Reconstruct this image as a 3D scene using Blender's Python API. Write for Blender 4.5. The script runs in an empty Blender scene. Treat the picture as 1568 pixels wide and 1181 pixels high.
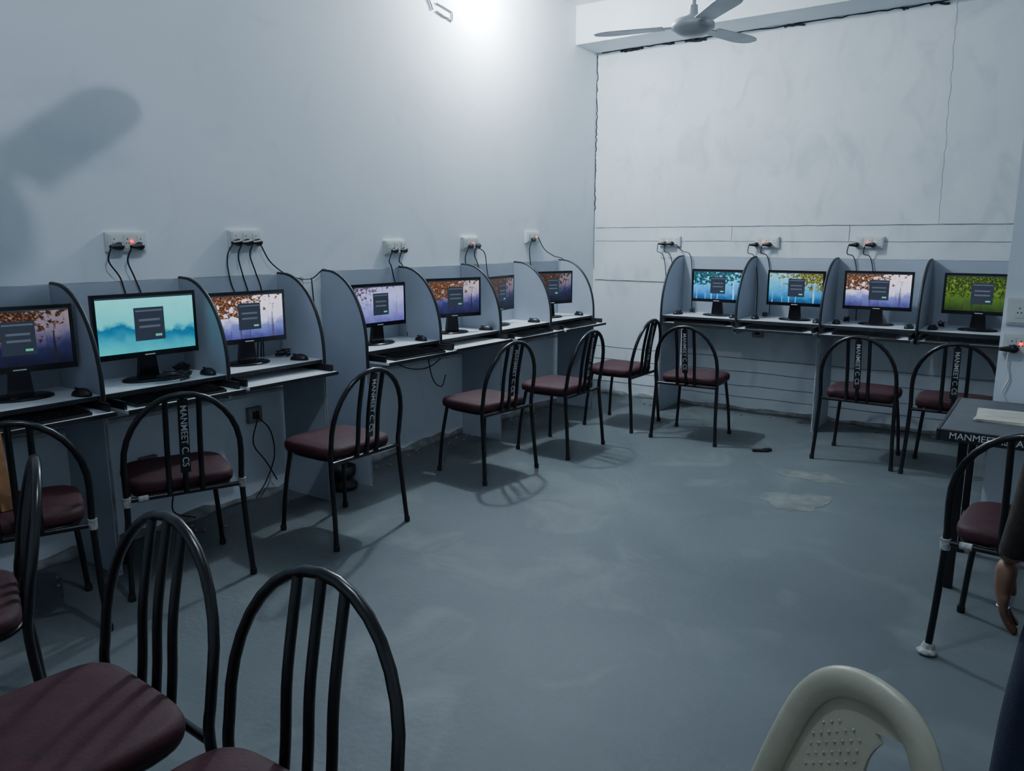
import bpy, math, random
from mathutils import Vector, Matrix
random.seed(7)
D=bpy.data
scene=bpy.context.scene
COL=scene.collection
rad=math.radians

# ------------------------------------------------------------------ materials
def nt(name):
    m=D.materials.new(name); m.use_nodes=True
    n=m.node_tree; b=n.nodes.get('Principled BSDF')
    return m,n,b
def mat(name,col,rough=.5,metal=0,var=.12,scale=8,bump=0,bscale=60,emis=None,es=0,col2=None,detail=4,coat=0):
    m,n,b=nt(name)
    c2=col2 if col2 else tuple(max(0,c*(1-var)) for c in col)
    tc=n.nodes.new('ShaderNodeTexCoord'); no=n.nodes.new('ShaderNodeTexNoise')
    no.inputs['Scale'].default_value=scale; no.inputs['Detail'].default_value=detail
    n.links.new(tc.outputs['Object'],no.inputs['Vector'])
    r=n.nodes.new('ShaderNodeValToRGB')
    r.color_ramp.elements[0].position=.35; r.color_ramp.elements[1].position=.65
    r.color_ramp.elements[0].color=(*c2,1); r.color_ramp.elements[1].color=(*col,1)
    n.links.new(no.outputs['Fac'],r.inputs['Fac']); n.links.new(r.outputs['Color'],b.inputs['Base Color'])
    b.inputs['Roughness'].default_value=rough; b.inputs['Metallic'].default_value=metal
    if coat: b.inputs['Coat Weight'].default_value=coat
    if bump:
        n2=n.nodes.new('ShaderNodeTexNoise'); n2.inputs['Scale'].default_value=bscale; n2.inputs['Detail'].default_value=5
        n.links.new(tc.outputs['Object'],n2.inputs['Vector'])
        bp=n.nodes.new('ShaderNodeBump'); bp.inputs['Strength'].default_value=bump; bp.inputs['Distance'].default_value=.01
        n.links.new(n2.outputs['Fac'],bp.inputs['Height']); n.links.new(bp.outputs['Normal'],b.inputs['Normal'])
    if emis:
        b.inputs['Emission Color'].default_value=(*emis,1); b.inputs['Emission Strength'].default_value=es
    return m
def layered(name,base,lo,stain,rough,s1,s2,s3,bump,stain_lo=.6,stain_hi=.78,stretch=(1,1,1)):
    m,n,b=nt(name); L=n.links.new
    tc=n.nodes.new('ShaderNodeTexCoord'); mp=n.nodes.new('ShaderNodeMapping'); mp.inputs['Scale'].default_value=stretch
    L(tc.outputs['Object'],mp.inputs['Vector'])
    def noise(s,d=5,dist=0):
        x=n.nodes.new('ShaderNodeTexNoise'); x.inputs['Scale'].default_value=s; x.inputs['Detail'].default_value=d
        x.inputs['Distortion'].default_value=dist; L(mp.outputs[0],x.inputs['Vector']); return x
    a=noise(s1,6,.6); r=n.nodes.new('ShaderNodeValToRGB'); r.color_ramp.elements[0].position=.3; r.color_ramp.elements[1].position=.7
    r.color_ramp.elements[0].color=(*lo,1); r.color_ramp.elements[1].color=(*base,1); L(a.outputs['Fac'],r.inputs['Fac'])
    c=noise(s2,8,1.0); r2=n.nodes.new('ShaderNodeValToRGB'); r2.color_ramp.elements[0].position=stain_lo; r2.color_ramp.elements[1].position=stain_hi
    r2.color_ramp.elements[0].color=(0,0,0,1); r2.color_ramp.elements[1].color=(1,1,1,1); L(c.outputs['Fac'],r2.inputs['Fac'])
    mx=n.nodes.new('ShaderNodeMix'); mx.data_type='RGBA'
    L(r2.outputs['Color'],mx.inputs[0]); L(r.outputs['Color'],mx.inputs[6]); mx.inputs[7].default_value=(*stain,1)
    L(mx.outputs[2],b.inputs['Base Color']); b.inputs['Roughness'].default_value=rough
    e=noise(s3,6); bp=n.nodes.new('ShaderNodeBump'); bp.inputs['Strength'].default_value=bump; bp.inputs['Distance'].default_value=.01
    L(e.outputs['Fac'],bp.inputs['Height']); L(bp.outputs['Normal'],b.inputs['Normal'])
    return m
M={}
M['wall']=layered('whitewashed_plaster',(.745,.785,.83),(.68,.73,.785),(.60,.655,.72),.85,1.1,2.6,14,.06,.56,.82)
M['wallb']=layered('whitewashed_rough_plaster',(.71,.745,.77),(.61,.65,.685),(.49,.53,.565),.88,1.8,4.2,18,.2,.52,.80,(1,1,.6))
M['floor']=layered('concrete_floor',(.122,.140,.147),(.074,.090,.099),(.155,.172,.174),.60,.9,2.2,35,.25,.54,.76)
M['ceil']=mat('ceiling_paint',(.70,.73,.75),.9,0,.08,3,.1,20)
M['black']=mat('black_enamel_tube',(.008,.008,.010),.28,.2,.3,20,coat=.3)
M['blackp']=mat('black_plastic',(.011,.011,.013),.4,0,.3,30)
M['gloss']=mat('gloss_black_plastic',(.008,.008,.010),.15,0,.2,10)
M['seat']=mat('maroon_rexine',(.046,.006,.011),.7,0,.35,25,.15,120)
M['lam']=mat('blue_grey_laminate',(.38,.42,.49),.5,0,.07,5)
M['lamw']=mat('white_laminate',(.70,.73,.76),.4,0,.06,6)
M['edge']=mat('black_edge_band',(.015,.017,.02),.5,0,.2,10)
M['white']=mat('white_plastic',(.66,.68,.66),.4,0,.08,15)
M['tape']=mat('white_tape',(.45,.45,.44),.7,0,.5,60,.3,100)
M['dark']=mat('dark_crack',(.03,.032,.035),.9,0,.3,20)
M['groove']=mat('grey_groove',(.30,.31,.32),.9,0,.5,9)
M['red']=mat('red_indicator',(.8,.05,.03),.4,0,.1,5,emis=(1,.03,.01),es=3)
M['bulb']=mat('lamp_glass',(.9,.95,1),.3,0,.02,5,emis=(.85,.94,1),es=25)
M['fan']=mat('fan_white_enamel',(.52,.52,.53),.4,.1,.15,6)
M['cream']=mat('cream_plastic',(.38,.37,.28),.38,0,.14,10,.08,90)
M['wood']=mat('wood_stick',(.32,.15,.055),.6,0,.3,20)
M['tabletop']=mat('grey_tabletop',(.08,.085,.10),.45,0,.2,12)
M['paper']=mat('paper',(.50,.48,.41),.8,0,.15,20)
M['text']=mat('white_paint_text',(.60,.62,.63),.6,0,.2,60)
M['patch']=mat('cement_patch',(.19,.205,.195),.8,0,.40,9,.2,40)
M['rubble']=mat('plaster_rubble',(.30,.31,.31),.9,0,.5,12,.3,60)
M['conduit']=mat('painted_conduit',(.55,.57,.60),.7,0,.2,10)
M['navy']=mat('navy_trouser_cloth',(.008,.013,.038),.85,0,.3,40,.2,200)
M['shirt']=mat('brown_shirt_cloth',(.04,.030,.024),.85,0,.3,40,.2,200)
M['skin']=mat('skin',(.20,.105,.065),.55,0,.15,20)
M['hair']=mat('black_hair',(.012,.01,.01),.6,0,.3,60,.4,200)
M['eye']=mat('eye_white',(.7,.7,.68),.3)
M['silver']=mat('silver_ring',(.7,.7,.7),.25,1)
M['dlg']=mat('dialog_dark',(.01,.012,.02),.3,emis=(.020,.026,.042),es=1)
M['dlg2']=mat('dialog_field',(.05,.06,.08),.3,emis=(.07,.085,.11),es=1)
M['dlg3']=mat('dialog_button',(.1,.5,.3),.3,emis=(.07,.38,.24),es=1)

def screen_mat(name,ramp,fol,th,slope,trunk,amt,strength,fscale=9,ymin=.38,tilt=0,tth=.60):
    m,n,b=nt(name); L=n.links.new
    tc=n.nodes.new('ShaderNodeTexCoord'); sp=n.nodes.new('ShaderNodeSeparateXYZ'); L(tc.outputs['UV'],sp.inputs[0])
    def math_(op,a,bv,clamp=False):
        x=n.nodes.new('ShaderNodeMath'); x.operation=op; x.use_clamp=clamp
        for i,v in enumerate((a,bv)):
            if isinstance(v,(int,float)): x.inputs[i].default_value=v
            else: L(v,x.inputs[i])
        return x.outputs[0]
    def noise(sx,sy,sc,det=4):
        mp=n.nodes.new('ShaderNodeMapping'); mp.inputs['Scale'].default_value=(sx,sy,1); L(tc.outputs['UV'],mp.inputs[0])
        x=n.nodes.new('ShaderNodeTexNoise'); x.inputs['Scale'].default_value=sc; x.inputs['Detail'].default_value=det
        L(mp.outputs[0],x.inputs['Vector']); return x.outputs['Fac']
    X,Y=sp.outputs[0],sp.outputs[1]
    n0=noise(1.6,1,3,3)
    yy=math_('ADD',Y,math_('MULTIPLY',math_('SUBTRACT',n0,.5),.5))
    yy=math_('ADD',yy,math_('MULTIPLY',X,tilt))
    r=n.nodes.new('ShaderNodeValToRGB'); cr=r.color_ramp
    while len(cr.elements)<len(ramp): cr.elements.new(.5)
    for e,(p,c) in zip(cr.elements,ramp): e.position=p; e.color=(*c,1)
    L(yy,r.inputs['Fac'])
    tn=noise(1,.04,22,2)
    tm=math_('MULTIPLY',math_('GREATER_THAN',tn,tth),amt)
    m1=n.nodes.new('ShaderNodeMix'); m1.data_type='RGBA'; L(tm,m1.inputs[0]); L(r.outputs[0],m1.inputs[6]); m1.inputs[7].default_value=(*trunk,1)
    fn=noise(1.6,1,fscale,8)
    thr=math_('ADD',math_('MULTIPLY',X,slope),th)
    thr=math_('ADD',thr,math_('MULTIPLY',math_('SUBTRACT',1,Y),.30))
    fm=math_('MULTIPLY',math_('SUBTRACT',fn,thr),16,True)
    fm=math_('MULTIPLY',fm,math_('GREATER_THAN',Y,ymin))
    m2=n.nodes.new('ShaderNodeMix'); m2.data_type='RGBA'; L(fm,m2.inputs[0]); L(m1.outputs[2],m2.inputs[6])
    fr=n.nodes.new('ShaderNodeValToRGB'); L(noise(1.6,1,24,4),fr.inputs[0])
    fr.color_ramp.elements[0].position=.48; fr.color_ramp.elements[1].position=.72
    fr.color_ramp.elements[0].color=(*[c*.12 for c in fol],1); fr.color_ramp.elements[1].color=(*[min(1,c*1.5) for c in fol],1)
    L(fr.outputs[0],m2.inputs[7])
    b.inputs['Base Color'].default_value=(.01,.01,.01,1); b.inputs['Roughness'].default_value=.25
    L(m2.outputs[2],b.inputs['Emission Color']); b.inputs['Emission Strength'].default_value=strength
    return m
aut=[(0,(.01,.01,.05)),(.3,(.03,.035,.16)),(.45,(.16,.15,.40)),(.7,(.55,.47,.62)),(1,(.66,.55,.60))]
S={}
S['autumn']=screen_mat('screen_autumn',aut,(.42,.17,.07),.18,.36,(.03,.015,.03),.9,.95,10,.42)
S['autdark']=screen_mat('screen_autumn_dim',[(p,tuple(k*.42 for k in c)) for p,c in aut],(.22,.09,.04),.14,.36,(.012,.01,.016),.9,.85,10,.38)
S['autbright']=screen_mat('screen_autumn_bright',[(0,(.04,.04,.18)),(.3,(.14,.16,.48)),(.42,(.60,.60,.92)),(1,(.95,.86,.95))],(.36,.15,.07),.24,.32,(.05,.03,.07),.75,1.3,10,.48)
S['lav']=screen_mat('screen_lavender',[(0,(.10,.10,.38)),(.4,(.26,.28,.72)),(.7,(.45,.47,.95)),(1,(.40,.38,.72))],(.34,.24,.36),.38,.25,(.15,.12,.35),.6,1.1,11)
S['teal']=screen_mat('screen_teal',[(0,(.01,.60,.66)),(.26,(.005,.38,.55)),(.46,(.003,.13,.32)),(.49,(.01,.36,.52)),(.56,(.08,.72,.78)),(1,(.16,.88,.92))],(.1,.5,.6),3,.1,(0,0,0),0,.95,tilt=.16)
S['falls']=screen_mat('screen_waterfall',[(0,(.01,.06,.22)),(.3,(.02,.25,.75)),(.6,(.04,.50,.95)),(1,(.2,.75,.95))],(.03,.22,.30),.30,.10,(.5,.85,1),.7,1.25,ymin=.5,tth=.60)
S['falls2']=screen_mat('screen_waterfall_gold',[(0,(.01,.05,.16)),(.3,(.02,.26,.65)),(.6,(.05,.48,.85)),(1,(.25,.65,.7))],(.45,.45,.08),.54,-.28,(.4,.8,1),.6,1.15,ymin=.4,tth=.60)
S['green']=screen_mat('screen_green',[(0,(.02,.05,.01)),(.4,(.08,.18,.015)),(1,(.26,.44,.06))],(.14,.28,.015),.30,.0,(.02,.04,.005),.85,.8)

# ------------------------------------------------------------------ mesh builder
class MB:
    def __init__(s): s.v=[];s.f=[];s.m=[];s.s=[];s.mats=[]
    def mi(s,k):
        m=M[k] if isinstance(k,str) else k
        if m not in s.mats: s.mats.append(m)
        return s.mats.index(m)
    def add(s,vs,fs,k,smooth=False):
        o=len(s.v); s.v+= [Vector(p) for p in vs]; i=s.mi(k)
        for f in fs: s.f.append([o+a for a in f]); s.m.append(i); s.s.append(smooth)
    def box(s,c,d,k,mtx=None):
        c=Vector(c); P=[]
        for sx in(-.5,.5):
            for sy in(-.5,.5):
                for sz in(-.5,.5):
                    q=Vector((d[0]*sx,d[1]*sy,d[2]*sz))
                    if mtx: q=mtx@q
                    P.append(c+q)
        s.add(P,[(0,1,3,2),(4,6,7,5),(0,4,5,1),(2,3,7,6),(0,2,6,4),(1,5,7,3)],k)
    def bb(s,a,b,k): s.box([(x+y)/2 for x,y in zip(a,b)],[abs(y-x) for x,y in zip(a,b)],k)
    def prism(s,A,B,k):
        n=len(A); s.add(list(A)+list(B),[tuple(range(n)),tuple(range(2*n-1,n-1,-1))]+[(i,(i+1)%n,n+(i+1)%n,n+i) for i in range(n)],k)
    def loft(s,rings,k,smooth=True,cap=True,close=False):
        n=len(rings[0]); V=[p for r in rings for p in r]; F=[]
        R=len(rings)
        for a in range(R if close else R-1):
            b=(a+1)%R
            for i in range(n): F.append((a*n+i,a*n+(i+1)%n,b*n+(i+1)%n,b*n+i))
        s.add(V,F,k,smooth)
        if cap and not close:
            s.add(rings[0],[tuple(range(n))],k); s.add(rings[-1],[tuple(range(n))],k)
    def tube(s,pts,r,k,n=10,close=False,ry=None):
        pts=[Vector(p) for p in pts]; N=len(pts); T=[]
        for i in range(N):
            if close: t=pts[(i+1)%N]-pts[i-1]
            else: t=pts[min(i+1,N-1)]-pts[max(i-1,0)]
            T.append(t.normalized())
        up=Vector((0,0,1)) if abs(T[0].z)<.9 else Vector((0,1,0))
        x=T[0].cross(up).normalized(); rings=[]
        for i in range(N):
            x=(x-T[i]*x.dot(T[i])).normalized(); y=T[i].cross(x)
            rr=r[i] if isinstance(r,(list,tuple)) else r
            r2=rr if ry is None else ry
            rings.append([pts[i]+x*math.cos(2*math.pi*j/n)*rr+y*math.sin(2*math.pi*j/n)*r2 for j in range(n)])
        s.loft(rings,k,True,True,close)
    def lathe(s,prof,c,k,n=24,axis='Z'):
        rings=[]
        for r,z in prof:
            ring=[]
            for j in range(n):
                a=2*math.pi*j/n; p=Vector((r*math.cos(a),r*math.sin(a),z))
                if axis=='Y': p=Vector((p.x,p.z,p.y))
                if axis=='X': p=Vector((p.z,p.x,p.y))
                ring.append(Vector(c)+p)
            rings.append(ring)
        s.loft(rings,k)
    def ell(s,c,r,k,nu=16,nv=10,fn=None):
        rings=[]
        for i in range(nv+1):
            ph=-math.pi/2+math.pi*(i+.02*(i==0)-.02*(i==nv))/nv
            ring=[]
            for j in range(nu):
                a=2*math.pi*j/nu; p=Vector((math.cos(ph)*math.cos(a)*r[0],math.cos(ph)*math.sin(a)*r[1],math.sin(ph)*r[2]))
                if fn: p=fn(p)
                ring.append(Vector(c)+p)
            rings.append(ring)
        s.loft(rings,k)
    def mesh(s,name,origin=(0,0,0)):
        import bmesh
        o=Vector(origin); me=D.meshes.new(name); me.from_pydata([tuple(p-o) for p in s.v],[],s.f)
        for m in s.mats: me.materials.append(m)
        for p,i,sm in zip(me.polygons,s.m,s.s): p.material_index=i; p.use_smooth=sm
        bm=bmesh.new(); bm.from_mesh(me)
        bmesh.ops.recalc_face_normals(bm,faces=bm.faces); bm.to_mesh(me); bm.free(); me.update()
        return me
    def obj(s,name,origin=(0,0,0),parent=None,bevel=0):
        return place(s.mesh(name,origin),name,origin,0,parent,bevel)
def place(me,name,loc=(0,0,0),rz=0,parent=None,bevel=0):
    ob=D.objects.new(name,me); ob.location=loc; ob.rotation_euler=(0,0,rz); COL.objects.link(ob)
    if parent: ob.parent=parent
    if bevel:
        b=ob.modifiers.new('bevel','BEVEL'); b.width=bevel; b.segments=2; b.limit_method='ANGLE'; b.angle_limit=rad(50)
    return ob
def empty(name,loc,rz=0):
    e=D.objects.new(name,None); e.location=loc; e.rotation_euler=(0,0,rz); e.empty_display_size=.2; COL.objects.link(e); return e
def cr(pts,k=6):
    P=[Vector(p) for p in pts]; P=[P[0]*2-P[1]]+P+[P[-1]*2-P[-2]]; out=[]
    for i in range(1,len(P)-2):
        for j in range(k):
            t=j/k; a,b,c,d=P[i-1],P[i],P[i+1],P[i+2]
            out.append(.5*((2*b)+(-a+c)*t+(2*a-5*b+4*c-d)*t*t+(-a+3*b-3*c+d)*t**3))
    out.append(P[-2]); return out

# ------------------------------------------------------------------ room shell
RX,RY,H=5.9,-8.6,3.48
def slab(name,a,b,k):
    m=MB(); m.bb(a,b,k); return m.obj(name)
slab('floor',(-.2,RY-.2,-.2),(RX+.2,.2,0),'floor')
slab('ceiling',(-.2,RY-.2,H),(RX+.2,.2,H+.2),'ceil')
slab('wall_left',(-.2,RY,0),(0,0,H),'wall')
slab('wall_back',(-.2,0,0),(RX+.2,.2,H),'wallb')
slab('wall_right',(RX,RY,0),(RX+.2,0,H),'wall')
slab('wall_front',(-.2,RY-.2,0),(RX+.2,RY,H),'wall')
slab('ceiling_beam',(0,-.39,3.16),(RX,0,H),'ceil')
slab('pillar',(3.515,-2.42,0),(4.15,-2.0,H),'wall')
def jag(a,b,n,amp,axis):
    out=[]
    for i in range(n+1):
        t=i/n; p=Vector(a).lerp(Vector(b),t)
        for ax in axis: p[ax]+=random.uniform(-amp,amp)
        out.append(p)
    return out
m=MB()
m.tube(jag((0.02,-.001,1.59),(RX,-.001,1.60),60,.002,[2]),.0035,'groove',4)
m.tube(jag((0.02,-.001,1.465),(RX,-.001,1.47),60,.002,[2]),.0025,'groove',4)
m.tube(jag((0.02,-.001,1.10),(.9,-.001,1.10),12,.002,[2]),.005,'groove',4)
for z in (.46,.34,.22,.12): m.tube(jag((0.02,-.001,z),(RX,-.001,z),40,.004,[2]),.003,'groove',4)
for x in (1.35,2.3,): m.tube(jag((x,-.001,1.47),(x,-.001,1.60),6,.002,[0]),.002,'groove',4)
m.tube(jag((2.92,-.0005,1.60),(2.90,-.0005,3.16),40,.006,[0]),.0012,'groove',4)
m.obj('trim_1')
m=MB()
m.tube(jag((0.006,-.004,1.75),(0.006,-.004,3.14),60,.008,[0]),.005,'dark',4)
m.tube(jag((0.006,-.004,1.2),(0.006,-.004,1.75),20,.004,[0]),.003,'groove',4)
m.tube(jag((0.05,-.004,3.155),(RX,-.004,3.155),110,.007,[2]),.005,'dark',4)
for i in range(9):
    x=random.uniform(.1,3); m.tube(jag((x,-.004,3.15),(x+random.uniform(.05,.2),-.004,3.14),5,.008,[2]),.009,'dark',4)
m.obj('wall_crack')
m=MB(); q=jag((.007,-2.27,3.08),(.007,-2.1,3.06),5,.006,[2])+jag((.007,-2.1,3.04),(.007,-2.1,3.0),3,.004,[1])+jag((.007,-2.12,3.0),(.007,-2.27,3.03),5,.006,[2])
m.tube(q,.006,'groove',4); m.tube(jag((.007,-2.36,3.10),(.007,-2.31,3.03),4,.005,[2]),.006,'groove',4)
m.obj('plaster_chip')
m=MB()
m.tube([Vector((.0,RY+.1+i*.1,random.uniform(.0,.02))) for i in range(84)],[random.uniform(.015,.05) for _ in range(84)],'rubble',6)
m.obj('baseboard_left')
m=MB()
m.tube([Vector((.05+i*.1,0,random.uniform(.0,.02))) for i in range(57)],[random.uniform(.015,.04) for _ in range(57)],'rubble',6)
m.obj('baseboard_back')
m=MB()
for i in range(140):
    if random.random()<.75: x,y=abs(random.gauss(0,.10))+.06,random.uniform(-5.6,-.3)
    else: x,y=random.uniform(.3,3.3),-abs(random.gauss(0,.10))-.06
    if abs(y+3.5)<.14 and x<.45: continue
    r=random.uniform(.004,.016); m.ell((x,y,r*.4),(r,r*random.uniform(.6,1),r*.6),'rubble',6,4)
m.obj('plaster_rubble')
def blob(name,c,rx,ry,k,z=.003,n=60,seed=0):
    rnd=random.Random(seed); ph=[rnd.uniform(0,6.28) for _ in range(7)]; P=[]
    for j in range(n):
        a=2*math.pi*j/n; r=1+.18*math.sin(2*a+ph[0])+.12*math.sin(3*a+ph[1])+.08*math.sin(5*a+ph[2])+.05*math.sin(9*a+ph[3])+.04*math.sin(14*a+ph[4])+.03*math.sin(21*a+ph[5])
        P.append(Vector((c[0]+rx*r*math.cos(a),c[1]+ry*r*math.sin(a),0)))
    mm=MB(); mm.prism([p+Vector((0,0,.0005)) for p in P],[p+Vector((0,0,z)) for p in P],k); return mm.obj(name)
blob('cement_patch',(2.60,-2.20,0),.15,.20,'patch',.0016,seed=1)
blob('cement_patch',(2.55,-1.66,0),.16,.11,'patch',.0014,seed=3)
m=MB(); m.box((2.09,-1.26,.0085),(.11,.03,.015),'blackp',Matrix.Rotation(.5,3,'Z')); m.box((2.13,-1.22,.011),(.05,.035,.02),'blackp',Matrix.Rotation(.9,3,'Z')); m.obj('broken_plastic_piece',bevel=.003)

# ------------------------------------------------------------------ carrel desks
def carrel(parts,full,d,zd,top,P,trayv,name):
    m=MB(); u0,u1=parts[0],parts[-1]
    def bx(a,b,c,e,z0,z1,k): m.prism([P(a,c,z0),P(b,c,z0),P(b,e,z0),P(a,e,z0)],[P(a,c,z1),P(b,c,z1),P(b,e,z1),P(a,e,z1)],k)
    bx(u0,u1,.012,.028,zd-.14,top,'lam')
    m.tube([P(u0,.02,top),P(u1,.02,top)],.0045,'groove',6)
    bx(u0,u1,.028,d,zd-.02,zd,'lamw')
    bx(u0,u1,d,d+.004,zd-.02,zd-.002,'edge')
    for i,u in enumerate(parts):
        lo=0 if i in full else zd-.12
        pr=[]
        for j in range(15):
            a=math.pi/2*j/14
            pr.append((.07+(d-.06)*math.sin(a), zd+.03+(top+.004-zd-.03)*math.cos(a)))
        pr[-1]=(d+.01,zd+.03)
        prof=[(.03,lo),(.03,top+.004)]+pr+[(d+.01,lo)]
        th=.009
        m.prism([P(u-th,a,b) for a,b in prof],[P(u+th,a,b) for a,b in prof],'lam')
        m.tube([P(u,a,b) for a,b in [(.03,top+.006)]+pr+[(d+.012,max(lo,zd-.12)+.02)]],.0105,'edge',6)
        if lo==0: m.tube([P(u,d+.01,zd-.1),P(u,d+.01,.01)],.006,'groove',5)
    for i in range(len(parts)-1):
        a,b=parts[i]+.03,parts[i+1]-.03
        tv=trayv[i]
        bx(a,b+.02,tv-.34,tv,zd-.072,zd-.058,'lamw'); bx(a,b+.02,tv,tv+.004,zd-.074,zd-.056,'edge')
        for q in (a,b): bx(q,q+.012,.06,tv-.03,zd-.058,zd-.022,'blackp')
    c=P((u0+u1)/2,d/2,0)
    return m.obj(name,tuple(c))
PL=lambda u,v,z:Vector((v,u,z))
PB=lambda u,v,z:Vector((u,-v,z))
ZL,ZB=.83,.845
b1=[-6.24,-5.61,-4.98,-4.355,-3.74]; b2=[-3.41,-2.735,-2.06,-1.375,-.68]; b3=[.93,1.585,2.24,2.905,3.50]
carrel(b1,(0,2,4),.38,ZL,1.29,PL,(.51,.51,.53,.51),'computer_carrel_desk')
carrel(b2,(0,2,4),.38,ZL,1.295,PL,(.54,.50,.52,.52),'computer_carrel_desk')
carrel(b3,(0,2,4),.45,ZB,1.33,PB,(.50,.60,.62,.62),'computer_carrel_desk')

# ------------------------------------------------------------------ monitors
def monitor_body(w,h):
    m=MB(); z0=.115; zc=z0+h/2
    m.box((0,0,zc),(w,.022,h),'gloss')
    m.prism([(-w/2+.03,.011,z0+.02),(w/2-.03,.011,z0+.02),(w/2-.03,.011,z0+h-.03),(-w/2+.03,.011,z0+h-.03)],
            [(-w/2+.09,.04,z0+.06),(w/2-.09,.04,z0+.06),(w/2-.09,.04,z0+h-.08),(-w/2+.09,.04,z0+h-.08)],'blackp')
    m.prism([(-.035,.012,z0+.07),(.035,.012,z0+.07),(.05,.012,.012),(-.05,.012,.012)],[(-.03,.035,z0+.07),(.03,.035,z0+.07),(.045,.05,.012),(-.045,.05,.012)],'gloss')
    rings=[]
    for sc,z in ((1,0),(1,.008),(.9,.014),(.5,.017)): rings.append([Vector((.125*sc*math.cos(t*math.pi/16),.02+.085*sc*math.sin(t*math.pi/16),z)) for t in range(32)])
    m.loft(rings,'gloss')
    m.box((0,-.0117,z0+.011),(.05,.001,.005),'white')
    return m.mesh('monitor_body')
def monitor(loc,rz,kind,w=.45,h=.275):
    e=empty('computer_monitor',loc,rz)
    place(monitor_body(w,h),'body',(0,0,0),0,e,.003)
    sw,sh=w-.032,h-.042; z0=.115+.026
    me=D.meshes.new('screen'); me.from_pydata([(-sw/2,-.0122,z0),(sw/2,-.0122,z0),(sw/2,-.0122,z0+sh),(-sw/2,-.0122,z0+sh)],[],[(0,1,2,3)])
    uv=me.uv_layers.new(name='UVMap')
    for i,c in enumerate(((0,0),(1,0),(1,1),(0,1))): uv.data[i].uv=c
    me.materials.append(S[kind]); place(me,'screen',(0,0,0),0,e)
    m=MB(); cx=.02*sw; cz=z0+sh*.50; a,b=sw*.31,sh*.60
    m.box((cx,-.0128,cz),(a,.001,b),'dlg')
    m.box((cx,-.0134,cz+b*.40),(a*.9,.0008,b*.05),'dlg2')
    m.box((cx,-.0134,cz+b*.12),(a*.7,.0008,b*.07),'dlg2'); m.box((cx,-.0134,cz-b*.08),(a*.7,.0008,b*.07),'dlg2')
    m.box((cx+a*.28,-.0134,cz-b*.36),(a*.22,.0008,b*.07),'dlg3')
    m.box((0,-.0128,z0+sh*.985),(sw,.0006,sh*.03),'dlg')
    m.obj('dialog_window',parent=e)
    return e
mons=[((.20,-5.22,ZL),80,'autdark',.44,.275),((.21,-4.655,ZL),88,'teal',.50,.30),((.20,-4.09,ZL),84,'autbright',.45,.275),
      ((.20,-3.11,ZL),86,'lav',.44,.27),((.22,-2.39,ZL),72,'autumn',.45,.275),((.20,-1.80,ZL),98,'autdark',.42,.265),((.20,-1.07,ZL),72,'autdark',.45,.275)]
for l,r,k,w,h in mons: monitor(l,rad(r),k,w,h)
for x,k,w,h in ((1.34,'falls',.45,.275),(1.985,'falls2',.45,.28),(2.59,'autbright',.48,.29),(3.26,'green',.47,.29)): monitor((x,-.25,ZB),rad(random.uniform(-2,3)),k,w,h)

# keyboards / mice
def kb_mesh():
    m=MB(); m.prism([(-.22,-.07,0),(.22,-.07,0),(.22,.07,0),(-.22,.07,0)],[(-.22,-.07,.012),(.22,-.07,.012),(.22,.07,.022),(-.22,.07,.022)],'blackp')
    for r in range(6):
        for c in range(20):
            x=-.205+c*.0216; y=-.055+r*.0225; z=.014+(y+.07)*.0715
            if r==0 and 4<c<9: continue
            m.box((x,y,z+.002),(.0175,.018,.005),'gloss')
    m.box((-.205+6.5*.0216,-.055,.017),(.10,.018,.005),'gloss')
    return m.mesh('keyboard')
KB=kb_mesh()
for y,x in ((-5.3,.42),(-4.67,.43),(-3.07,.45),(-1.72,.43),(-1.03,.43)): place(KB,'keyboard',(x,y,ZL-.0575),rad(90+random.uniform(-3,3)))
for x,y in ((1.28,-.41),(1.92,-.50),(2.58,-.52),(3.2,-.52)): place(KB,'keyboard',(x,y,ZB-.0575),rad(random.uniform(-3,3)))
def mouse_mesh():
    m=MB(); m.ell((0,0,.001),(.031,.055,.034),'blackp',16,10,lambda p:Vector((p.x,p.y,max(0,p.z)*(1-.15*p.y/.055))))
    m.box((0,.03,.031),(.006,.018,.006),'gloss'); return m.mesh('computer_mouse')
MO=mouse_mesh()
for y,x in ((-5.04,.33),(-4.41,.30),(-3.84,.30),(-2.83,.30),(-2.12,.30),(-1.47,.29),(-.76,.29)): place(MO,'computer_mouse',(x,y,ZL),rad(90+random.uniform(-25,25)))
for x in (1.03,1.70,2.33,2.99): place(MO,'computer_mouse',(x,-.33,ZB),rad(random.uniform(-20,20)))
for x in (1.53,2.19,2.84): place(MO,'computer_mouse',(x,-.36,ZB),rad(random.uniform(-20,20)))
def bundle(c,r,seed):
    rnd=random.Random(seed); pts=[]
    for i in range(26):
        a=i*.9; pts.append((c[0]+r*.55*math.cos(a)*rnd.uniform(.6,1.1),c[1]+r*math.sin(a)*rnd.uniform(.7,1.2),c[2]+.007+.0016*i*rnd.uniform(.5,1)))
    m=MB(); m.tube(cr(pts,4),.004,'blackp',6); m.obj('cable_bundle',tuple(c))
for i,(c,r) in enumerate((((.32,-4.60,ZL),.08),((.12,-4.44,ZL),.04),((.14,-3.82,ZL),.045),((.12,-2.0,ZL),.03),((.30,-5.50,ZL),.05))): bundle(c,r,i)
for i,x in enumerate((1.08,1.72,2.36,3.02)): bundle((x,-.14,ZB),.035,20+i)

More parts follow.
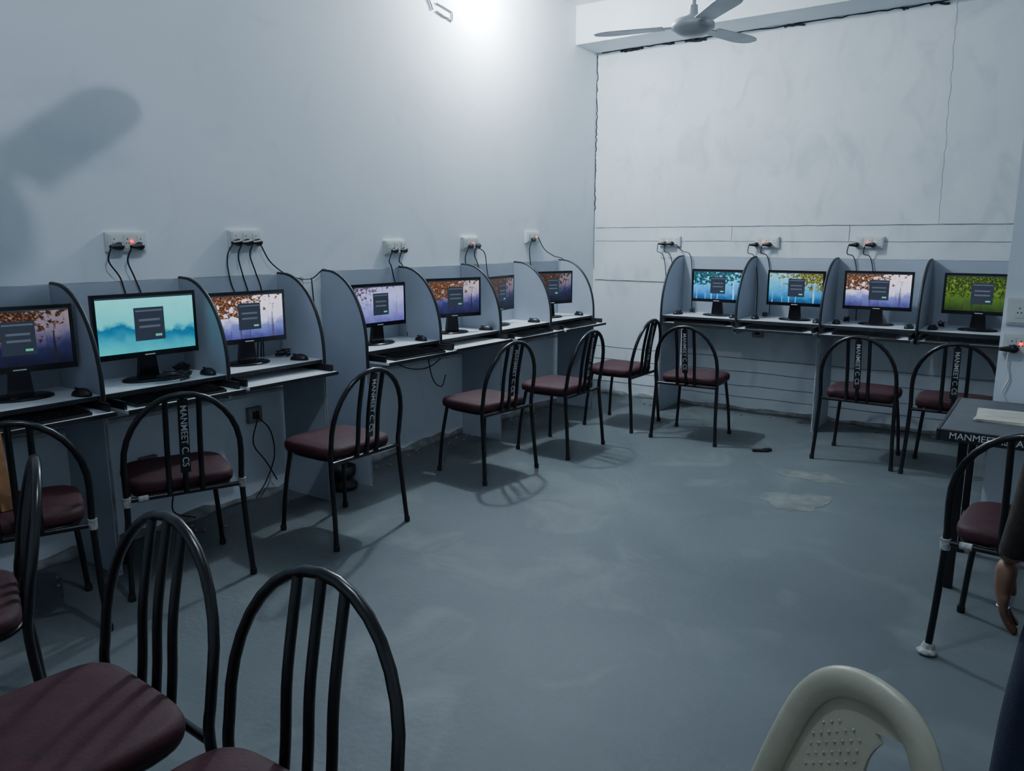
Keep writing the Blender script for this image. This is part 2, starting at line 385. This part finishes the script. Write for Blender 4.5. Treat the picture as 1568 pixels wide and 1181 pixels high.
# ------------------------------------------------------------------ sockets + cables
def socket(P,name='power_outlet',plugs=(-.04,.05),red=None,w=.20,u=0,z=1.45,hz=.045):
    m=MB()
    def bx(a,b,v0,v1,z0,z1,k): m.prism([P(a,v0,z0),P(b,v0,z0),P(b,v0,z1),P(a,v0,z1)],[P(a,v1,z0),P(b,v1,z0),P(b,v1,z1),P(a,v1,z1)],k)
    bx(u-w/2,u+w/2,0,.022,z-hz,z+hz,'white'); bx(u-w/2+.008,u+w/2-.008,.022,.027,z-hz+.008,z+hz-.008,'white')
    nk=3 if w>.12 else 1
    for k in range(nk):
        uu=u if nk==1 else u-w/2+.035+k*(w-.07)/2
        bx(uu-.016,uu+.016,.027,.030,z-.03,z+.03,'white')
        for dx,dz in ((0,.014),(-.007,-.006),(.007,-.006)): bx(uu+dx-.0025,uu+dx+.0025,.030,.031,z+dz-.003,z+dz+.003,'dark')
    if red is not None: bx(u+red-.007,u+red+.007,.030,.034,z-.003,z+.009,'red')
    for p in plugs:
        c=P(u+p,.045,z-.02)
        m.ell(c,(.022,.024,.020),'blackp',12,8); m.tube([P(u+p,.05,z-.02),P(u+p-.055,.065,z-.022)],[.017,.008],'blackp',10)
    m.obj(name,tuple(P(u,0,z)),bevel=.0015)
def cable(pts,r=.0038,k='blackp',name='power_cable'):
    m=MB(); m.tube(cr(pts,6),r,k,6); m.obj(name,tuple(pts[0]))
Ls=[(-4.61,1.478,.02,(-.05,.05)),(-3.94,1.493,None,(-.06,.0,.07)),(-2.75,1.434,None,(-.03,.06)),(-1.93,1.456,.01,(-.03,.06)),(-1.08,1.50,.04,(-.03,))]
for u,z,r,pl in Ls: socket(PL,plugs=pl,red=r,u=u,z=z)
Bs=[(.79,1.465,None,(-.04,.03)),(1.66,1.46,-.02,(-.08,.03)),(2.46,1.462,-.01,(-.09,.03))]
for u,z,r,pl in Bs: socket(PB,plugs=pl,red=r,u=u,z=z)
for u,z,_,pl in Ls:
    for j,p in enumerate(pl):
        s=random.uniform(-.03,.05)
        cable([PL(u+p-.055,.065,z-.03),PL(u+p-.075+s*.3,.055,z-.09),PL(u+p-.05+s,.045,1.31),PL(u+p-.02+s,.05,1.2),PL(u+s+.02,.08,1.02),PL(u+s,.10,ZL+.01)])
cable([PL(-3.87,.06,1.46),PL(-3.80,.05,1.36),PL(-3.66,.03,1.28),PL(-3.5,.03,1.255),PL(-3.40,.045,1.31),PL(-3.34,.05,1.2),PL(-3.3,.05,.95)])
cable([PL(-3.50,.035,1.26),PL(-3.49,.035,1.0),PL(-3.52,.035,.7),PL(-3.5,.035,.45)])
cable([PL(-1.05,.05,1.5),PL(-.95,.05,1.4),PL(-.8,.05,1.34),PL(-.6,.05,1.28),PL(-.5,.04,1.0),PL(-.5,.04,.75)])
cable([PL(-1.9,.05,1.43),PL(-1.8,.05,1.38),PL(-1.77,.05,1.25),PL(-1.74,.06,1.1)])
for u,z,_,pl in Bs:
    for j,p in enumerate(pl):
        cable([PB(u+p-.055,.065,z-.03),PB(u+p-.06,.055,z-.09),PB(u+p-.01,.04,1.34),PB(u+p+.03,.05,1.15),PB(u+p+.05,.09,ZB+.01)])
cable([PB(.86,.05,1.44),PB(.93,.05,1.38),PB(1.0,.05,1.35),PB(1.03,.06,1.2),PB(1.05,.08,.87)])
for P,u,z in ((PL,-3.95,.50),(PL,-5.0+.4,.36),(PB,1.63,.70)):
    m=MB(); c=P(u,.02,z); 
    m.prism([P(u-.045,0,z-.045),P(u+.045,0,z-.045),P(u+.045,0,z+.045),P(u-.045,0,z+.045)],[P(u-.045,.03,z-.045),P(u+.045,.03,z-.045),P(u+.045,.03,z+.045),P(u-.045,.03,z+.045)],'groove')
    m.prism([P(u-.02,.03,z-.02),P(u+.02,.03,z-.02),P(u+.02,.03,z+.02),P(u-.02,.03,z+.02)],[P(u-.02,.036,z-.02),P(u+.02,.036,z-.02),P(u+.02,.036,z+.02),P(u-.02,.036,z+.02)],'dark')
    m.obj('power_outlet',tuple(P(u,0,z)),bevel=.002)
cable([PL(-3.95,.05,.49),PL(-3.88,.06,.40),PL(-3.86,.06,.25),PL(-3.93,.07,.12),PL(-4.02,.08,.03)])
cable([PL(-3.95,.05,.49),PL(-4.0,.06,.35),PL(-3.92,.06,.22),PL(-3.86,.07,.1)])
cable([PL(-4.6,.05,.36),PL(-4.5,.06,.25),PL(-4.52,.07,.1),PL(-4.4,.08,.03)])
cable([PL(-2.9,.05,.75),PL(-2.75,.06,.62),PL(-2.5,.06,.58),PL(-2.3,.06,.66),PL(-2.2,.05,.75)],name='hanging_cable')
cable([PL(-2.5,.05,.75),PL(-2.45,.06,.5),PL(-2.35,.06,.42),PL(-2.3,.06,.5)],name='hanging_cable')
m=MB(); m.tube([(.014,-8.4,.62),(.014,-.02,.62)],.012,'conduit',8); m.tube([(.014,-3.56,.62),(.014,-3.56,1.27)],.012,'conduit',8); m.obj('electrical_conduit')

# ------------------------------------------------------------------ tubular metal chairs
def rearpath():
    L=[(-.25,-.23,0.004),(-.240,-.215,.2),(-.233,-.195,.43),(-.234,-.205,.52)]
    arc=[]
    for j in range(0,17):
        a=math.pi*(1-j/16); x=.234*math.cos(a); z=.58+.285*math.sin(a); arc.append((x,-.213-.055*(z-.58)/.285,z))
    R=[(-x,y,z) for x,y,z in reversed(L)]
    return cr(L,4)[:-1]+[Vector(p) for p in arc]+cr(R,4)[1:]
def chair_meshes():
    m=MB(); m.tube(rearpath(),.0125,'black',12)
    for sx in(-1,1):
        m.tube(cr([(sx*.215,.21,.004),(sx*.20,.195,.22),(sx*.18,.165,.425)],4),.0115,'black',12)
        for q in ((sx*.25,-.23),(sx*.215,.21)): m.lathe([(.015,0),(.016,.02),(.0135,.03)],(q[0],q[1],0),'blackp',12)
    ring=[]
    for j in range(36):
        a=2*math.pi*j/36; c,s=math.cos(a),math.sin(a); n=2/4.
        ring.append(Vector((.200*abs(c)**n*(1 if c>0 else -1),.184*abs(s)**n*(1 if s>0 else -1)-.005,.428)))
    m.tube(ring,.010,'black',8,close=True)
    m.tube([(-.233,-.196,.425),(.233,-.196,.425)],.0105,'black',10)
    m.tube([(-.18,.16,.425),(.18,.16,.425)],.0095,'black',10)
    for x in (-.066,0,.066):
        zt=.58+.285*math.sqrt(1-(x/.234)**2)
        m.tube(cr([(x,-.200,.425),(x,-.212,.52),(x,-.226,.66),(x,-.213-.055*(zt-.58)/.285,zt)],4),.0115,'black',10)
    frame=m.mesh('frame')
    m=MB(); rings=[]
    for sc,z in ((.90,.432),(.985,.438),(1,.452),(1,.468),(.975,.482),(.90,.490),(.6,.495),(.2,.497)):
        r=[]
        for j in range(64):
            a=2*math.pi*j/64; c,s=math.cos(a),math.sin(a); n=2/5.
            r.append(Vector((.221*sc*abs(c)**n*(1 if c>0 else -1),.205*sc*abs(s)**n*(1 if s>0 else -1)+.016,z)))
        rings.append(r)
    m.loft(rings,'seat'); seat=m.mesh('seat')
    return frame,seat
FR,SE=chair_meshes()
def text_mesh(txt,size,ext=.0006,off=.0002):
    cu=D.curves.new('txt','FONT'); cu.body=txt; cu.size=size; cu.extrude=ext; cu.align_y='CENTER'; cu.align_x='CENTER'; cu.offset=off
    o=D.objects.new('txt',cu); COL.objects.link(o); bpy.context.view_layer.update()
    me=D.meshes.new_from_object(o.evaluated_get(bpy.context.evaluated_depsgraph_get())); D.objects.remove(o)
    me.materials.clear(); me.materials.append(M['text']); return me
TX=text_mesh('MANMEET C. CS',.038)
m=MB()
m.prism([(-.020,-.228,.52),(.020,-.228,.52),(.020,-.274,.845),(-.020,-.274,.845)],[(-.020,-.220,.52),(.020,-.220,.52),(.020,-.267,.845),(-.020,-.267,.845)],'blackp'); LB=m.mesh('label_plate')
m=MB()
m.tube([(.233,-.197,.41),(.234,-.199,.45)],.017,'tape',10); m.tube([(-.233,-.197,.40),(-.234,-.199,.44)],.018,'tape',10)
m.tube([(-.19,-.196,.424),(-.15,-.196,.425)],.014,'tape',8); TP=m.mesh('tape_wrap')
m=MB(); m.tube([(-.25,-.23,.002),(-.247,-.226,.04)],[.03,.019],'tape',10); m.ell((-.25,-.24,.012),(.035,.03,.013),'tape',10,6); TP2=m.mesh('tape_foot')
def chair(x,y,rz,label=False,tape=0):
    e=empty('tubular_metal_chair',(x,y,0),rad(rz)); place(FR,'frame',parent=e); place(SE,'seat_cushion',parent=e)
    if label:
        place(LB,'label_plate',parent=e); t=place(TX,'label_text',(0,-.2532,.683),0,e)
        th=math.atan2(.046,.325)
        R=Matrix(((0,1,0),(0,0,-1),(-1,0,0))); R=Matrix.Rotation(th,3,'X')@R
        t.rotation_euler=R.to_euler()
    if tape: place(TP,'tape_wrap',parent=e)
    if tape>1: place(TP2,'tape_foot',parent=e)
    return e
chair(2.63,-5.985,181)
chair(2.085,-5.98,178)
chair(1.25,-5.92,160)
chair(.54,-5.42,68,tape=1)
chair(.56,-4.77,68,True,1)
chair(.75,-3.98,90,True)
chair(.75,-2.73,84,True)
chair(.85,-1.98,90,True)
chair(.87,-1.06,90,True)
chair(1.52,-1.10,2,True)
chair(2.69,-1.00,-1,True)
chair(3.24,-1.02,2,True)
chair(3.73,-3.42,-4,False,2)

# ------------------------------------------------------------------ right-hand table
e=empty('writing_table',(4.0,-2.83,0))
m=MB()
def T(a,b,k): m.bb([a[0]-4.0,a[1]+2.83,a[2]],[b[0]-4.0,b[1]+2.83,b[2]],k)
T((3.39,-3.20,.725),(4.75,-2.45,.75),'tabletop'); T((3.39,-3.215,.705),(4.75,-3.20,.752),'edge'); T((3.377,-3.215,.705),(3.39,-2.45,.752),'edge')
for x in (3.44,4.66):
    for y in (-2.98,-2.5): T((x,y,0),(x+.035,y+.035,.725),'black')
T((3.44,-2.97,.66),(4.69,-2.95,.725),'black'); T((3.44,-2.95,.2),(3.46,-2.48,.23),'black'); T((4.67,-2.95,.2),(4.69,-2.48,.23),'black')
m.obj('table_frame',parent=e,bevel=.003)
t=D.objects.new('painted_name',text_mesh('MANMEET ISAAC C.S',.036)); COL.objects.link(t); t.parent=e; t.location=(-.41,-.386,.729); t.rotation_euler=(rad(90),0,0)
m=MB(); m.box((3.66,-2.85,.7535),(.34,.26,.006),'paper',Matrix.Rotation(-.08,3,'Z')); m.box((3.65,-2.84,.759),(.33,.25,.004),'paper',Matrix.Rotation(.05,3,'Z'))
for i in range(7): m.box((3.62,-2.76-.022*i,.7612),(.2-.02*(i%3),.002,.0004),'groove')
m.obj('paper_sheets',(3.66,-2.85,.75))
PP=lambda u,v,z:Vector((u,-2.42-v,z))
socket(PP,plugs=(),red=None,w=.10,u=3.58,z=1.17,hz=.06)
socket(PP,plugs=(-.025,),red=.0,w=.14,u=3.60,z=1.02)
cable([PP(3.56,.03,1.0),PP(3.555,.03,.93),PP(3.57,.02,.86),PP(3.55,.03,.80),PP(3.57,.03,.765)],.004,'white')
m=MB(); m.prism([(.585,-5.50,.4975),(.605,-5.50,.4975),(.605,-5.455,.4975),(.585,-5.455,.4975)],[(.516,-5.49,.80),(.536,-5.49,.80),(.536,-5.445,.80),(.516,-5.445,.80)],'wood'); m.obj('wooden_stick',(.59,-5.48,.4975),bevel=.002)
m=MB(); m.lathe([(.055,0),(.085,.01),(.09,.03),(.06,.045),(.055,.07),(.075,.085),(.08,.10),(.08,.14),(.07,.145),(.07,.11),(.02,.10)],(.28,-3.54,0),'blackp',24); m.obj('black_plastic_tub',(.28,-3.54,0))

# ------------------------------------------------------------------ ceiling fans
def fan(x,y,z,a0,tw=rad(8),bl=.44):
    e=empty('ceiling_fan',(x,y,z))
    m=MB(); m.lathe([(.02,-.040),(.055,-.037),(.085,-.025),(.105,-.008),(.118,.0),(.118,.022),(.10,.045),(.05,.06),(.025,.075),(.022,.12)],(0,0,0),'fan',32)
    m.tube([(0,0,.1),(0,0,H-z-.02)],.012,'fan',12); m.lathe([(.02,H-z-.11),(.055,H-z-.05),(.06,H-z)],(0,0,0),'fan',20); m.obj('motor',parent=e)
    for i in range(3):
        a=rad(a0+120*i); m=MB(); rings=[]
        for t in range(13):
            u=t/12; r=.16+bl*u; w=.055+.02*u if t<9 else (.055+.02*u)*math.sqrt(max(.12,1-((u-.66)/.36)**2))
            rings.append([Vector((r,c*w*math.cos(tw)-s*.002*math.sin(tw),.012-c*w*math.sin(tw)+s*.002)) for c,s in ((-1,-1),(1,-1),(1,1),(-1,1))])
        m.loft(rings,'fan',False); m.box((.13,0,.012),(.12,.035,.006),'fan')
        b=m.obj('blade',parent=e,bevel=.0008); b.rotation_euler=(0,0,a)
fan(1.9,-2.32,2.635,194,rad(3),.40)
fan(1.63,-5.32,2.67,137,rad(-8),.46)

# ------------------------------------------------------------------ plastic chair
e=empty('plastic_chair',(3.415,-5.635,0),rad(152))
m=MB()
bk=cr([(-.19,-.20,.40),(-.165,-.228,.52),(-.143,-.250,.62),(-.114,-.272,.71),(-.068,-.286,.760),(0,-.290,.776),(.068,-.286,.760),(.114,-.272,.71),(.143,-.250,.62),(.165,-.228,.52),(.19,-.20,.40)],6)
m.tube(bk,.026,'cream',16,ry=.015)
def yb(z): return -.20-(z-.40)*.245
def panel(x0,x1):
    rings=[]
    for i in range(29):
        z=.42+.335*i/28; hw=.150 if z<.58 else .150*math.sqrt(max(.02,1-((z-.58)/.185)**2))
        b=min(hw,x1); a=max(-hw,x0)
        if z>.715: a=max(-hw,x0-.09*((z-.715)/.02)**2)
        elif z>.66: a=x0-.022*((z-.66)/.055)**2
        if b-a<.002: a=b-.002
        y=yb(z)-.002
        rings.append([Vector((a,y-.004,z)),Vector((b,y-.004,z)),Vector((b,y+.004,z)),Vector((a,y+.004,z))])
    m.loft(rings,'cream',False)
panel(-.015,.17)
for i in range(7):
    for j in range(14):
        x=.004+i*.014; z=.46+j*.018+(i%2)*.009
        if x*x/.0225+max(0,(z-.58)/.182)**2<.60: m.ell((x,yb(z)+.002,z),(.0032,.0028,.0032),'cream',6,4)
rings=[]
for sc,z in ((.93,.385),(1,.395),(1,.41),(.95,.418),(.6,.412)):
    r=[]
    for j in range(40):
        a=2*math.pi*j/40; c,s=math.cos(a),math.sin(a); n=.6
        r.append(Vector((.225*sc*abs(c)**n*(1 if c>0 else -1),.22*sc*abs(s)**n*(1 if s>0 else -1),z)))
    rings.append(r)
m.loft(rings,'cream')
for sx in (-1,1):
    m.tube([(sx*.20,.19,.395),(sx*.225,.22,.2),(sx*.24,.24,0)],[.028,.024,.02],'cream',10)
    m.tube([(sx*.19,-.19,.395),(sx*.215,-.24,.2),(sx*.23,-.27,0)],[.028,.024,.02],'cream',10)
m.obj('shell',parent=e)

# ------------------------------------------------------------------ person
def skin_mesh(verts,edges,radii,root,sub=2):
    me=D.meshes.new('sk'); me.from_pydata(verts,edges,[]); o=D.objects.new('sk',me); COL.objects.link(o)
    md=o.modifiers.new('skin','SKIN'); md.use_smooth_shade=True
    for i,r in enumerate(radii):
        r=r if isinstance(r,tuple) else (r,r); me.skin_vertices[0].data[i].radius=r; me.skin_vertices[0].data[i].use_root=(i==root)
    s=o.modifiers.new('sub','SUBSURF'); s.levels=sub; s.render_levels=sub
    bpy.context.view_layer.update()
    out=D.meshes.new_from_object(o.evaluated_get(bpy.context.evaluated_depsgraph_get())); D.objects.remove(o)
    for p in out.polygons: p.use_smooth=True
    return out
pe=empty('standing_person',(3.94,-4.83,0),rad(0))
WX=.243
V=[(0,0,.93),(0,0,1.08),(0,.01,1.25),(0,0,1.38),(0,.0,1.46),(0,.015,1.53)]
R=[(.130,.10),(.120,.095),(.140,.10),(.11,.085),(.055,.055),(.05,.05)]
E=[(0,1),(1,2),(2,3),(3,4),(4,5)]
for s in(-1,1):
    b=len(V); V+=[(s*.155,-.005,1.385),(s*.185,-.02,1.25),(s*.200,-.03,1.10),(s*.215,.0,.98),(s*WX,.03,.83)]; R+=[.058,.046,.038,.034,.026]
    E+=[(3,b),(b,b+1),(b+1,b+2),(b+2,b+3),(b+3,b+4)]
    b=len(V); V+=[(s*.10,0,.84),(s*.130,.0,.66),(s*.155,.01,.48),(s*.165,-.01,.28),(s*.175,-.02,.08)]; R+=[.092,.086,.076,.073,.068]
    E+=[(0,b),(b,b+1),(b+1,b+2),(b+2,b+3),(b+3,b+4)]
bm_=skin_mesh(V,E,R,0)
bm_.materials.clear()
for k in ('shirt','navy','skin'): bm_.materials.append(M[k])
for p in bm_.polygons:
    c=p.center
    if c.z>1.465: p.material_index=2
    elif abs(c.x)>.185 and c.z>.78: p.material_index=0 if c.z>.85 else 2
    elif c.z>.86: p.material_index=0
    else: p.material_index=1
place(bm_,'body',parent=pe)
for s in(-1,1):
    w=Vector((s*WX,.03,.84)); V=[w,w+Vector((s*.002,.008,-.045)),w+Vector((s*.002,.012,-.085))]; R=[(.025,.02),(.022,.034),(.017,.036)]; E=[(0,1),(1,2)]
    for i,(dy,l) in enumerate(((-.030,.062),(-.010,.075),(.011,.082),(.031,.075))):
        b=len(V); k=Vector((w.x,w.y+.012+dy,w.z-.092-(.004 if i in(1,2) else 0)))
        V+=[k,k+Vector((-s*.004,.004,-l*.42)),k+Vector((-s*.016,.007,-l*.75)),k+Vector((-s*.030,.008,-l))]; R+=[.0095,.009,.0082,.007]
        E+=[(2,b),(b,b+1),(b+1,b+2),(b+2,b+3)]
    b=len(V); V+=[w+Vector((-s*.004,.040,-.045)),w+Vector((-s*.010,.056,-.075)),w+Vector((-s*.016,.060,-.105))]; R+=[.012,.010,.008]; E+=[(1,b),(b,b+1),(b+1,b+2)]
    hm=skin_mesh([tuple(v) for v in V],E,R,0); hm.materials.clear(); hm.materials.append(M['skin']); place(hm,'hand_'+('left' if s<0 else 'right'),parent=pe)
    rings=[]
    for t,(y,wd,h) in enumerate(((-.08,.03,.05),(-.06,.038,.08),(0,.04,.085),(.06,.045,.06),(.12,.046,.045),(.165,.03,.03))):
        rings.append([Vector((s*.18+wd*math.cos(a*math.pi/8),y,max(0,h/2+h/2*math.sin(a*math.pi/8)))) for a in range(16)])
    m=MB(); m.loft(rings,'blackp'); m.obj('shoe_'+('left' if s<0 else 'right'),parent=pe)
m=MB(); m.tube([Vector((-WX+.0005+.0115*math.cos(a*.524),.053+.0115*math.sin(a*.524),.723)) for a in range(12)],.002,'silver',6,close=True); m.obj('ring',parent=pe)
m=MB()
def hf(p):
    q=p.copy()
    if q.z<0: q.x*=1-.35*(-q.z/.115)**1.5; q.y*=1-.12*(-q.z/.115)
    return q
m.ell((0,.02,1.63),(.075,.095,.115),'skin',24,16,hf)
m.ell((0,.118,1.615),(.012,.018,.022),'skin',10,8)
for s in(-1,1):
    m.ell((s*.030,.100,1.64),(.014,.009,.008),'eye',10,8); m.ell((s*.030,.108,1.64),(.006,.003,.006),'hair',8,6)
    m.box((s*.030,.109,1.66),(.032,.006,.005),'hair'); m.ell((s*.076,.015,1.625),(.010,.022,.032),'skin',10,8)
m.ell((0,.107,1.575),(.024,.006,.006),'seat',12,6)
m.obj('head',parent=pe)
m=MB(); m.ell((0,.005,1.665),(.084,.100,.098),'hair',24,14,lambda p:Vector((p.x,p.y if p.z>-.01 else min(p.y,.02),max(p.z,-.06)))); m.obj('hair',parent=pe)

# ------------------------------------------------------------------ lamps
def lamp(name,base,c,axis):
    m=MB(); a=Vector(base); c=Vector(c); d=(c-a).normalized()
    m.tube([a,a+d*.02],.045,'white',20); m.tube([a+d*.02,a+d*.09],.02,'white',16)
    m.tube([a+d*.09,a+d*.11,a+d*.14,a+d*.17,a+d*.19],[.018,.026,.032,.026,.008],'bulb',16); m.obj(name,tuple(a))
lamp('wall_bulb_lamp',(0,-1.82,3.36),(.2,-1.82,3.34),0)
lamp('ceiling_bulb_lamp',(2.45,-5.3,H),(2.45,-5.3,3.3),0)
def pl(loc,w,r,col):
    l=D.lights.new('lamp_light','POINT'); l.energy=w; l.shadow_soft_size=r; l.color=col
    o=D.objects.new('lamp_light',l); o.location=loc; COL.objects.link(o)
pl((.22,-1.82,3.26),175,.05,(.80,.92,1.0))
pl((2.45,-5.3,3.24),60,.025,(.74,.86,1.0))
w=D.worlds.new('world'); scene.world=w; w.use_nodes=True
w.node_tree.nodes['Background'].inputs[0].default_value=(.5,.7,1,1); w.node_tree.nodes['Background'].inputs[1].default_value=.03

# ------------------------------------------------------------------ camera
cam=D.cameras.new('camera'); cam.sensor_width=36; cam.lens=1190/1568*36; cam.clip_start=.05
co=D.objects.new('camera',cam); co.location=(3.73,-6.65,1.5); co.rotation_euler=(rad(90-10.8),0,rad(35.2)); COL.objects.link(co)
scene.camera=co
